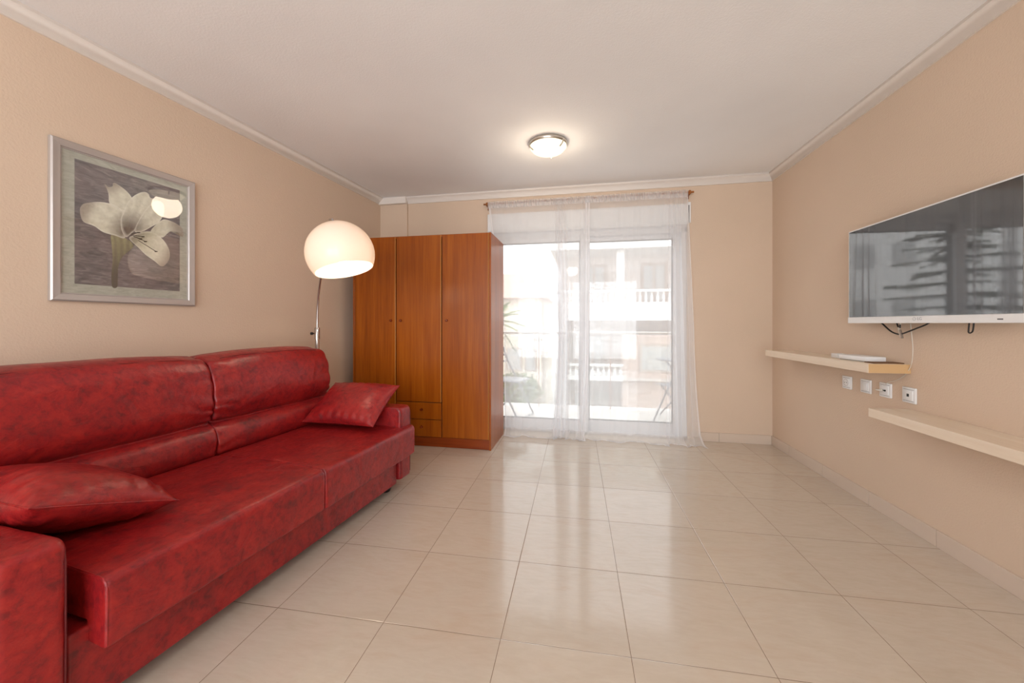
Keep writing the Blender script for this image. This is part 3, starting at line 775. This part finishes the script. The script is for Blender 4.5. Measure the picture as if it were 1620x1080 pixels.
for nm, pl in petals:
    zoff += .0003
    sm = [tuple(p) for p in catmull([Vector(p) for p in pl], 4, True)]
    cx_, cy_ = sum(p[0] for p in sm)/len(sm), sum(p[1] for p in sm)/len(sm)
    rings = []; cols = {}
    for k in range(7):
        f = 1-k/7; row = []
        for (x, y) in sm:
            X_, Y_ = cx_+(x-cx_)*f, cy_+(y-cy_)*f; s_, z_ = zp(X_, Y_); v = bm.verts.new((zoff, s_, z_)); row.append(v)
            if nm == 'stem':
                t = min(1, max(0, (Y_-640)/200)); cc = mixl(lin((176, 172, 130)), lin((92, 88, 70)), t)
                cc = mixl(cc, dark, .5*abs(math.sin(X_*.09)))
            else:
                d = math.hypot(X_-throat[0], (Y_-throat[1])*1.0); t = min(1, max(0, (d-25)/105)); cc = mixl(dark, cream, t)
                rib = abs(math.sin(math.atan2(Y_-throat[1], X_-throat[0])*9)); cc = mixl(cc, lin((170, 162, 130)), .35*rib*(1-t*.4))
                if k == 0: cc = mixl(cc, edgec, .6)
                if d > 215: cc = mixl(cc, lin((138, 118, 104)), min(.7, (d-215)/90))
                if nm == 'f' or nm == 'e': cc = mixl(cc, green, .3*math.exp(-((d-110)/60)**2))
            cols[v] = cc
        rings.append(row)
    cv = bm.verts.new((zoff, *zp(cx_, cy_))); cols[cv] = cols[rings[-1][0]]
    n = len(sm); fs = []
    for k in range(6):
        for i in range(n): fs.append(bm.faces.new((rings[k][i], rings[k][(i+1)%n], rings[k+1][(i+1)%n], rings[k+1][i])))
    for i in range(n): fs.append(bm.faces.new((rings[6][i], rings[6][(i+1)%n], cv)))
    for f in fs:
        for lp in f.loops: lp[cl] = cols[lp.vert]
me = bpy.data.meshes.new('lily'); bm.to_mesh(me); bm.free(); me.materials.append(art_flower())
lo = bpy.data.objects.new('lily', me); COL.objects.link(lo); lo.parent = T
w = bmesh.new()
for a_, b_ in (((560,612),(600,604)),((560,618),(625,628)),((570,625),(640,655)),((600,650),(700,712)),((575,628),(612,640))):
    p_, q_ = zp(*a_), zp(*b_); tube(w, [(zoff+.0005, *p_), (zoff+.001, *q_)], .0016, 6)
    tube(w, [(zoff+.001, q_[0]-.006, q_[1]-.002), (zoff+.001, q_[0]+.006, q_[1]+.001)], .003, 6)
obj('stamens', w, mat('dark_stamen', (66, 56, 40), .6), T)
w = bmesh.new(); box(w, .0115, .013, a0+fw-.003, a1-fw+.003, b0+fw-.003, b1-fw+.003); obj('picture_glass', w, M_picglass, T, False)

# ------------------------------------------------------------------ balcony
w = bmesh.new(); box(w, -4.3, 1.2, .15, 1.45, -.16, -.01)
bal = bw_obj(struct(obj('balcony_floor', w, mat('balcony_tiles', (226, 220, 214), .35), smooth=False)))
bal.name = 'floor_balcony'
T = thing('balcony_railing', 'glass balcony railing with steel handrail outside the door', 'railing', (XR, 5.2, 0), BWA)
w = bmesh.new(); tube(w, [(-4.2, 0, 1.0), (1.2, 0, 1.0)], .021, 14); obj('handrail', w, M_steel, T)
posts = [-3.27, -2.312, -1.353, -.395, .56]
for x in posts:
    w = bmesh.new(); box(w, x-.006, x+.006, -.02, .02, -.01, .985, .002); p = obj('post', w, mat('rusty_post', (170, 140, 125), .5) if x == posts[0] else bpy.data.materials['rusty_post'], T, False)
    for z in (.905, .06):
        for s in (-1, 1):
            w = bmesh.new(); tube(w, [(x, -.005, z), (x+s*.05, -.005, z)], .006, 8); box(w, x+s*.05-.022, x+s*.05+.022, -.018, .014, z-.022, z+.022, .004); obj('clamp', w, M_steel, p)
for a_, b_ in zip(posts[:-1], posts[1:]):
    w = bmesh.new(); box(w, a_+.025, b_-.025, -.005, .005, .02, .96, .002); obj('glass_panel', w, M_railglass, T, False)

# outer face of this room's building, unseen, added to block sky from the street
w = bmesh.new(); OWX0, OWX1 = -14, 10
for a in ((OWX0, -4.2, .02, .25, GZ0, 13), (.2, OWX1, .02, .25, GZ0, 13), (-4.2, .2, .02, .25, 2.75, 13), (-4.2, .2, .02, .25, GZ0, -.16)): box(w, *a)
bw_obj(struct(obj('wall_exterior', w, M_ext, smooth=False)))

# bistro furniture
M_pale = mat('pale_grey_metal', (150, 152, 156), .4, .2)
def folding_chair(label, x, y, rz):
    T = thing('folding_chair', label, 'chair', (x, y, -.01), rz, 'folding chairs on the balcony')
    for s in (-1, 1):
        w = bmesh.new(); tube(w, catmull([(s*.20, -.24, .01), (s*.20, -.05, .35), (s*.195, .13, .66), (s*.19, .20, .84)], 4), .011, 10); obj('front_leg', w, M_pale, T)
        w = bmesh.new(); tube(w, [(s*.175, .26, .01), (s*.175, -.17, .45)], .011, 10); obj('rear_leg', w, M_pale, T)
    w = bmesh.new(); tube(w, [(-.2, -.235, .02), (.2, -.235, .02)], .009, 8); obj('stretcher', w, M_pale, T)
    w = bmesh.new(); tube(w, [(-.175, .25, .02), (.175, .25, .02)], .009, 8); obj('stretcher', w, M_pale, T)
    w = bmesh.new(); box(w, -.19, .19, -.20, .17, .44, .458, .008); obj('seat', w, M_pale, T)
    w = bmesh.new(); tube(w, catmull([(-.19, .20, .84), (-.12, .225, .87), (0, .235, .88), (.12, .225, .87), (.19, .20, .84)], 4), .011, 10)
    for z, yy in ((.74, .165), (.66, .14)): tube(w, [(-.19, yy, z), (.19, yy, z)], .012, 8)
    obj('backrest', w, M_pale, T)
    return T
folding_chair('grey metal folding chair outside, beside the wardrobe side of the door', -.82, 4.62, math.radians(70))
folding_chair('grey metal folding chair outside, next to the bistro table', 1.17, 4.50, math.radians(-62))
T = thing('bistro_table', 'round metal bistro table on the balcony', 'table', (1.26, 4.82, -.01))
w = bmesh.new(); lathe(w, [(0,.70), (.30,.70), (.305,.705), (.305,.716), (.30,.72), (0,.72)], 48); obj('tabletop', w, M_pale, T)
for k in range(3):
    a = k*2*PI/3+.5; u = Vector((math.cos(a), math.sin(a), 0))
    w = bmesh.new(); tube(w, catmull([u*.22+Vector((0,0,.70)), u*.07+Vector((0,0,.50)), u*.05+Vector((0,0,.32)), u*.28+Vector((0,0,.01))], 5), .010, 10); obj('leg', w, M_pale, T)

# ------------------------------------------------------------------ street and buildings outside
GZ = -4.3
w = bmesh.new(); box(w, -30, 26, 5.4, 60, GZ-.2, GZ); struct(obj('street_ground', w, mat('pale_paving', (170, 166, 160), .9), smooth=False)).name = 'ground'
M_fac = mat('pink_white_render', (190, 180, 174), .9); M_facw = mat('white_render', (212, 209, 206), .8); M_pink = mat('salmon_render', (188, 166, 156), .9)
M_win = mat('shaded_window', (166, 164, 162), .5); M_brown = mat('brown_shutter', (168, 152, 142), .7)
T = thing('apartment_building', 'pale apartment building across the street with balustraded balconies', 'building', (0, 15, 0), BWA)
w = bmesh.new(); box(w, -.7, 11, 1.4, 8, GZ, 4.3); obj('facade', w, M_fac, T, False)
w = bmesh.new(); box(w, -1.0, 11, -.25, 8.2, 3.95, 4.3, .02); box(w, -.9, 11, -.1, 8, 4.3, 4.6); obj('roof_slab', w, M_facw, T, False)
def balcony(x0, x1, zt, zb, zf, name='balcony'):
    w = bmesh.new(); box(w, x0, x1, 0, 1.4, zf, zb, .01); bl = obj('balcony', w, M_facw, T, False)
    w = bmesh.new(); box(w, x0, x1, -.06, .14, zt-.09, zt, .01); obj('balustrade_rail', w, M_facw, bl, False)
    x = x0+.12
    proto = None
    while x < x1:
        if proto is None:
            w = bmesh.new(); hgt = zt-.09-zb
            lathe(w, [(.05,0), (.05,.04), (.03,.07), (.062,hgt*.35), (.055,hgt*.45), (.03,hgt*.78), (.05,hgt-.03), (.05,hgt)], 10)
            proto = obj('baluster', w, M_facw, bl); proto.location = (x, .04, zb); b_ = proto
        else:
            b_ = proto.copy(); COL.objects.link(b_); b_.location = (x, .04, zb)
        x += .21
balcony(-.9, 7.5, 2.42, 1.94, 1.25)
balcony(-.35, 1.75, -.42, -.88, -1.06)
w = bmesh.new(); box(w, -1.0, 7.5, .2, 1.4, -1.06, -.98); obj('ledge', w, M_fac, T, False)
w = bmesh.new(); box(w, 1.52, 1.80, .0, .26, 1.94, 3.95, .02); obj('pillar', w, M_facw, T, False)
w = bmesh.new(); box(w, -.7, -.4, .0, 1.4, GZ, 1.25, .02); obj('corner_pier', w, M_facw, T, False)
w = bmesh.new(); box(w, 1.76, 11, .45, 1.4, GZ, .7, .02); obj('salmon_wall', w, M_pink, T, False)
for x0, x1, z0_, z1_ in ((.2, 1.2, 1.95, 3.6), (2.6, 3.6, 1.95, 3.6), (.1, 1.2, -.9, .7), (-.2, 1.5, -3.8, -1.6)):
    w = bmesh.new(); box(w, x0, x1, 1.36, 1.42, z0_, z1_, .01); f_ = obj('window', w, M_brown, T, False)
    w = bmesh.new(); box(w, x0+.1, (x0+x1)/2-.05, 1.345, 1.36, z0_+.1, z1_-.1); box(w, (x0+x1)/2+.05, x1-.1, 1.345, 1.36, z0_+.1, z1_-.1); obj('pane', w, M_win, f_, False)
for x0, x1, z0_, z1_ in ((2.4, 3.9, -.75, .35),):
    w = bmesh.new(); box(w, x0, x1, .41, .46, z0_, z1_, .01); f_ = obj('window', w, M_brown, T, False)
    w = bmesh.new(); box(w, x0+.1, x1-.1, .40, .41, z0_+.1, z1_-.1); obj('pane', w, M_win, f_, False)

T = thing('low_house', 'cream low house with sloping tiled roof beyond the palm', 'house', (0, 21, 0), BWA)
w = bmesh.new(); box(w, -7.5, -1.9, 0, 7, GZ, 2.6); obj('wall', w, mat('cream_render', (206, 194, 178), .9), T, False)
w = bmesh.new(); vs = [w.verts.new(p) for p in ((-7.8,-.4,2.55), (-1.6,-.4,2.55), (-1.6,7.4,2.55), (-7.8,7.4,2.55), (-6.6,3.5,4.4), (-2.8,3.5,4.4))]
for f in ((0,1,5,4), (2,3,4,5), (1,2,5), (3,0,4), (3,2,1,0)): w.faces.new([vs[i] for i in f])
obj('roof', w, mat('clay_roof', (180, 150, 136), .9), T, False)
w = bmesh.new(); box(w, -3.0, -2.6, 1.2, 1.6, 3.0, 4.1); obj('chimney', w, M_facw, T, False)
for x0, x1, z0_, z1_ in ((-3.9, -3.0, -1.5, -.2), (-2.85, -2.2, -1.5, -.2), (-5.6, -4.7, -1.5, -.2)):
    w = bmesh.new(); box(w, x0, x1, -.05, .02, z0_, z1_, .01); f_ = obj('window', w, M_brown, T, False)
    w = bmesh.new(); box(w, x0+.08, x1-.08, -.06, -.05, z0_+.08, z1_-.08); obj('pane', w, M_win, f_, False)
T = thing('white_block', 'white apartment block far to the left outside, seen mirrored in the television', 'building', (-10.2, 19, 0), .25)
w = bmesh.new(); box(w, -4, 1.6, 0, 7, GZ, 9); obj('wall', w, M_facw, T, False)
for zz in (1.2, 3.6, 6.2):
    for xx in (-2.6, -.6, .7):
        w = bmesh.new(); box(w, xx, xx+.7, -.04, .05, zz, zz+1.0, .01); obj('window', w, M_win, T, False)

# palm, shrub and conifer
M_palm = mat('palm_green', (120, 140, 84), .7); M_leaf = mat('leaf_green', (112, 130, 84), .7); M_fir = mat('fir_green', (52, 72, 50), .8); M_bark = mat('bark', (140, 120, 100), .9)
T = thing('palm_tree', 'fan palm at the left edge of the view through the door', 'tree', (-2.25, 10.2, GZ))
w = bmesh.new(); tube(w, [(0,0,0), (.05,0,2.5), (0,0,5.5)], .14, 12, radii=[.19, .14, .12]); obj('trunk', w, M_bark, T)
rng = random.Random(3)
for k in range(22):
    a = k*2.4; el = math.radians(rng.uniform(-35, 75)); w = bmesh.new()
    d = Vector((math.cos(a)*math.cos(el), math.sin(a)*math.cos(el), math.sin(el))); Lf = rng.uniform(.75, 1.1)
    p0 = Vector((0,0,5.5)); pts = [p0+d*Lf*t-Vector((0,0,1))*.30*t*t for t in (0, .3, .6, 1)]
    tube(w, pts, .012, 5, radii=[.014, .012, .009, .005])
    side = d.cross(Vector((0,0,1))).normalized()
    for j in range(4, 22):
        t = j/22; c0 = p0+d*Lf*t-Vector((0,0,1))*.30*t*t
        for s in (-1, 1):
            tip = c0+side*s*.32*(1-t*.55)+d*.16-Vector((0,0,.09))
            wv = d*.016; vs = [w.verts.new(c0-wv), w.verts.new(c0+wv), w.verts.new(tip+Vector((0,0,.0)))]
            w.faces.new(vs)
    obj('frond', w, M_palm, T, False)
def leafy(name, label, loc, trunk_h, r, squash, n, m, leaf, seed, cat='shrub'):
    T = thing(name, label, cat, loc); rg = random.Random(seed)
    w = bmesh.new(); tube(w, [(0,0,0), (.03,.02,trunk_h*.5), (0,0,trunk_h)], .08, 10, radii=[.10,.07,.05])
    for k in range(6):
        a = k*1.05; tube(w, [(0,0,trunk_h*.85), (math.cos(a)*r*.6, math.sin(a)*r*.6, trunk_h+r*squash*rg.uniform(.1,.5))], .02, 6, radii=[.03,.01])
    obj('trunk', w, M_bark, T)
    w = bmesh.new()
    for k in range(n):
        v = Vector((rg.gauss(0,1), rg.gauss(0,1), rg.gauss(0,1))).normalized()*r*(rg.random()**.33)*(1+.25*noise.noise(Vector((k*.37, seed, 0))))
        c0 = Vector((v.x, v.y, v.z*squash+trunk_h+r*squash*.5)); q = Vector((rg.gauss(0,1), rg.gauss(0,1), rg.gauss(0,1))).normalized()
        s = q.cross(Vector((rg.gauss(0,1), rg.gauss(0,1), rg.gauss(0,1)))).normalized()
        w.faces.new([w.verts.new(c0-q*leaf), w.verts.new(c0+s*leaf*.4), w.verts.new(c0+q*leaf), w.verts.new(c0-s*leaf*.4)])
    obj('foliage', w, m, T, False)
leafy('street_shrub', 'round leafy shrub below the palm, seen through the railing glass', (-1.45, 9.2, GZ), 3.45, .62, .85, 2600, M_leaf, .06, 5)
leafy('street_shrub', 'leafy green bush below the conifer, seen mirrored in the television', (-3.1, 8.4, GZ), 4.1, .75, .8, 2200, M_leaf, .09, 9)
T = thing('conifer', 'tall dark conifer outside to the left, seen mirrored in the television', 'tree', (-7.0, 12.6, GZ))
w = bmesh.new(); tube(w, [(0,0,0), (0,0,11)], .16, 10, radii=[.2, .03]); obj('trunk', w, M_bark, T)
w = bmesh.new(); rg = random.Random(11)
for lv in range(26):
    z = 2.2+lv*.34; rad = 1.9*(1-lv/27)+.25
    for k in range(13):
        a = rg.random()*2*PI; d = Vector((math.cos(a), math.sin(a), -.12+.1*rg.random())); Lb = rad*rg.uniform(.75, 1.1)
        side = Vector((-math.sin(a), math.cos(a), 0))
        for j in range(9):
            c0 = Vector((0,0,z))+d*Lb*(j+1)/9; s = .20*(1-j/11)
            for q in (-1, 1):
                w.faces.new([w.verts.new(c0-d*.05), w.verts.new(c0+side*q*s+d*.12-Vector((0,0,.10*rg.random()))), w.verts.new(c0+d*.10)])
obj('foliage', w, M_fir, T, False)
w = bmesh.new(); tube(w, [(-14+1.5*k, 12-.25*k, 4.6-.35*math.sin(k/10*PI)-.12*k) for k in range(9)], .03, 6)
tag(obj('overhead_cable', w, M_black), 'black overhead cable crossing outside, seen mirrored in the television', 'cable')

# ------------------------------------------------------------------ light
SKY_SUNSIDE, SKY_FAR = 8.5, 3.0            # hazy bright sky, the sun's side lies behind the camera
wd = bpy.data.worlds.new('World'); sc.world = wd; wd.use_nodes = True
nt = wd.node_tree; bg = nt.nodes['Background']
def wn(t, **k):
    n = nt.nodes.new(t)
    for a_, b_ in k.items(): setattr(n, a_, b_)
    return n
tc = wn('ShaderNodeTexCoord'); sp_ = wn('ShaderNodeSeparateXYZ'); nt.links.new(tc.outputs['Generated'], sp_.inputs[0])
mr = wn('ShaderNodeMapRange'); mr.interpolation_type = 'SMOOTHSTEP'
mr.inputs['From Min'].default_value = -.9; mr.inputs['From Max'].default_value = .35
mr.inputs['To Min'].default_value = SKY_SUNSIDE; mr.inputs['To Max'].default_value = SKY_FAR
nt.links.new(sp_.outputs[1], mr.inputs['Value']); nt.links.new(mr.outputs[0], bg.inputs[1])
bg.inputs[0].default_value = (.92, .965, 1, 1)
def portal(name, loc, rot, sx, sy):
    l = bpy.data.lights.new(name, 'AREA'); l.shape = 'RECTANGLE'; l.size = sx; l.size_y = sy; l.cycles.is_portal = True
    o = bpy.data.objects.new(name, l); COL.objects.link(o); o.location = loc; o.rotation_euler = rot
portal('portal_door', (.07, 4.2, 1.1), (-PI/2, 0, BWA), 1.98, 2.05)
portal('portal_rear', (-.45, YB-.25, 1.22), (PI/2, 0, 0), 3.7, 2.25)
# extra ceiling lamp added out of view behind the camera as fill light
ceiling_lamp('round flush ceiling lamp added behind the camera for fill light', -.3, -1.0, 0)
point('rear_fill_light', (-.3, -1.0, CZ-.16), 20, (1, .93, .84), .12)

sc.view_settings.view_transform = 'Standard'; sc.view_settings.look = 'None'
sc.view_settings.exposure = -.10; sc.view_settings.gamma = 1; sc.view_settings.use_curve_mapping = False
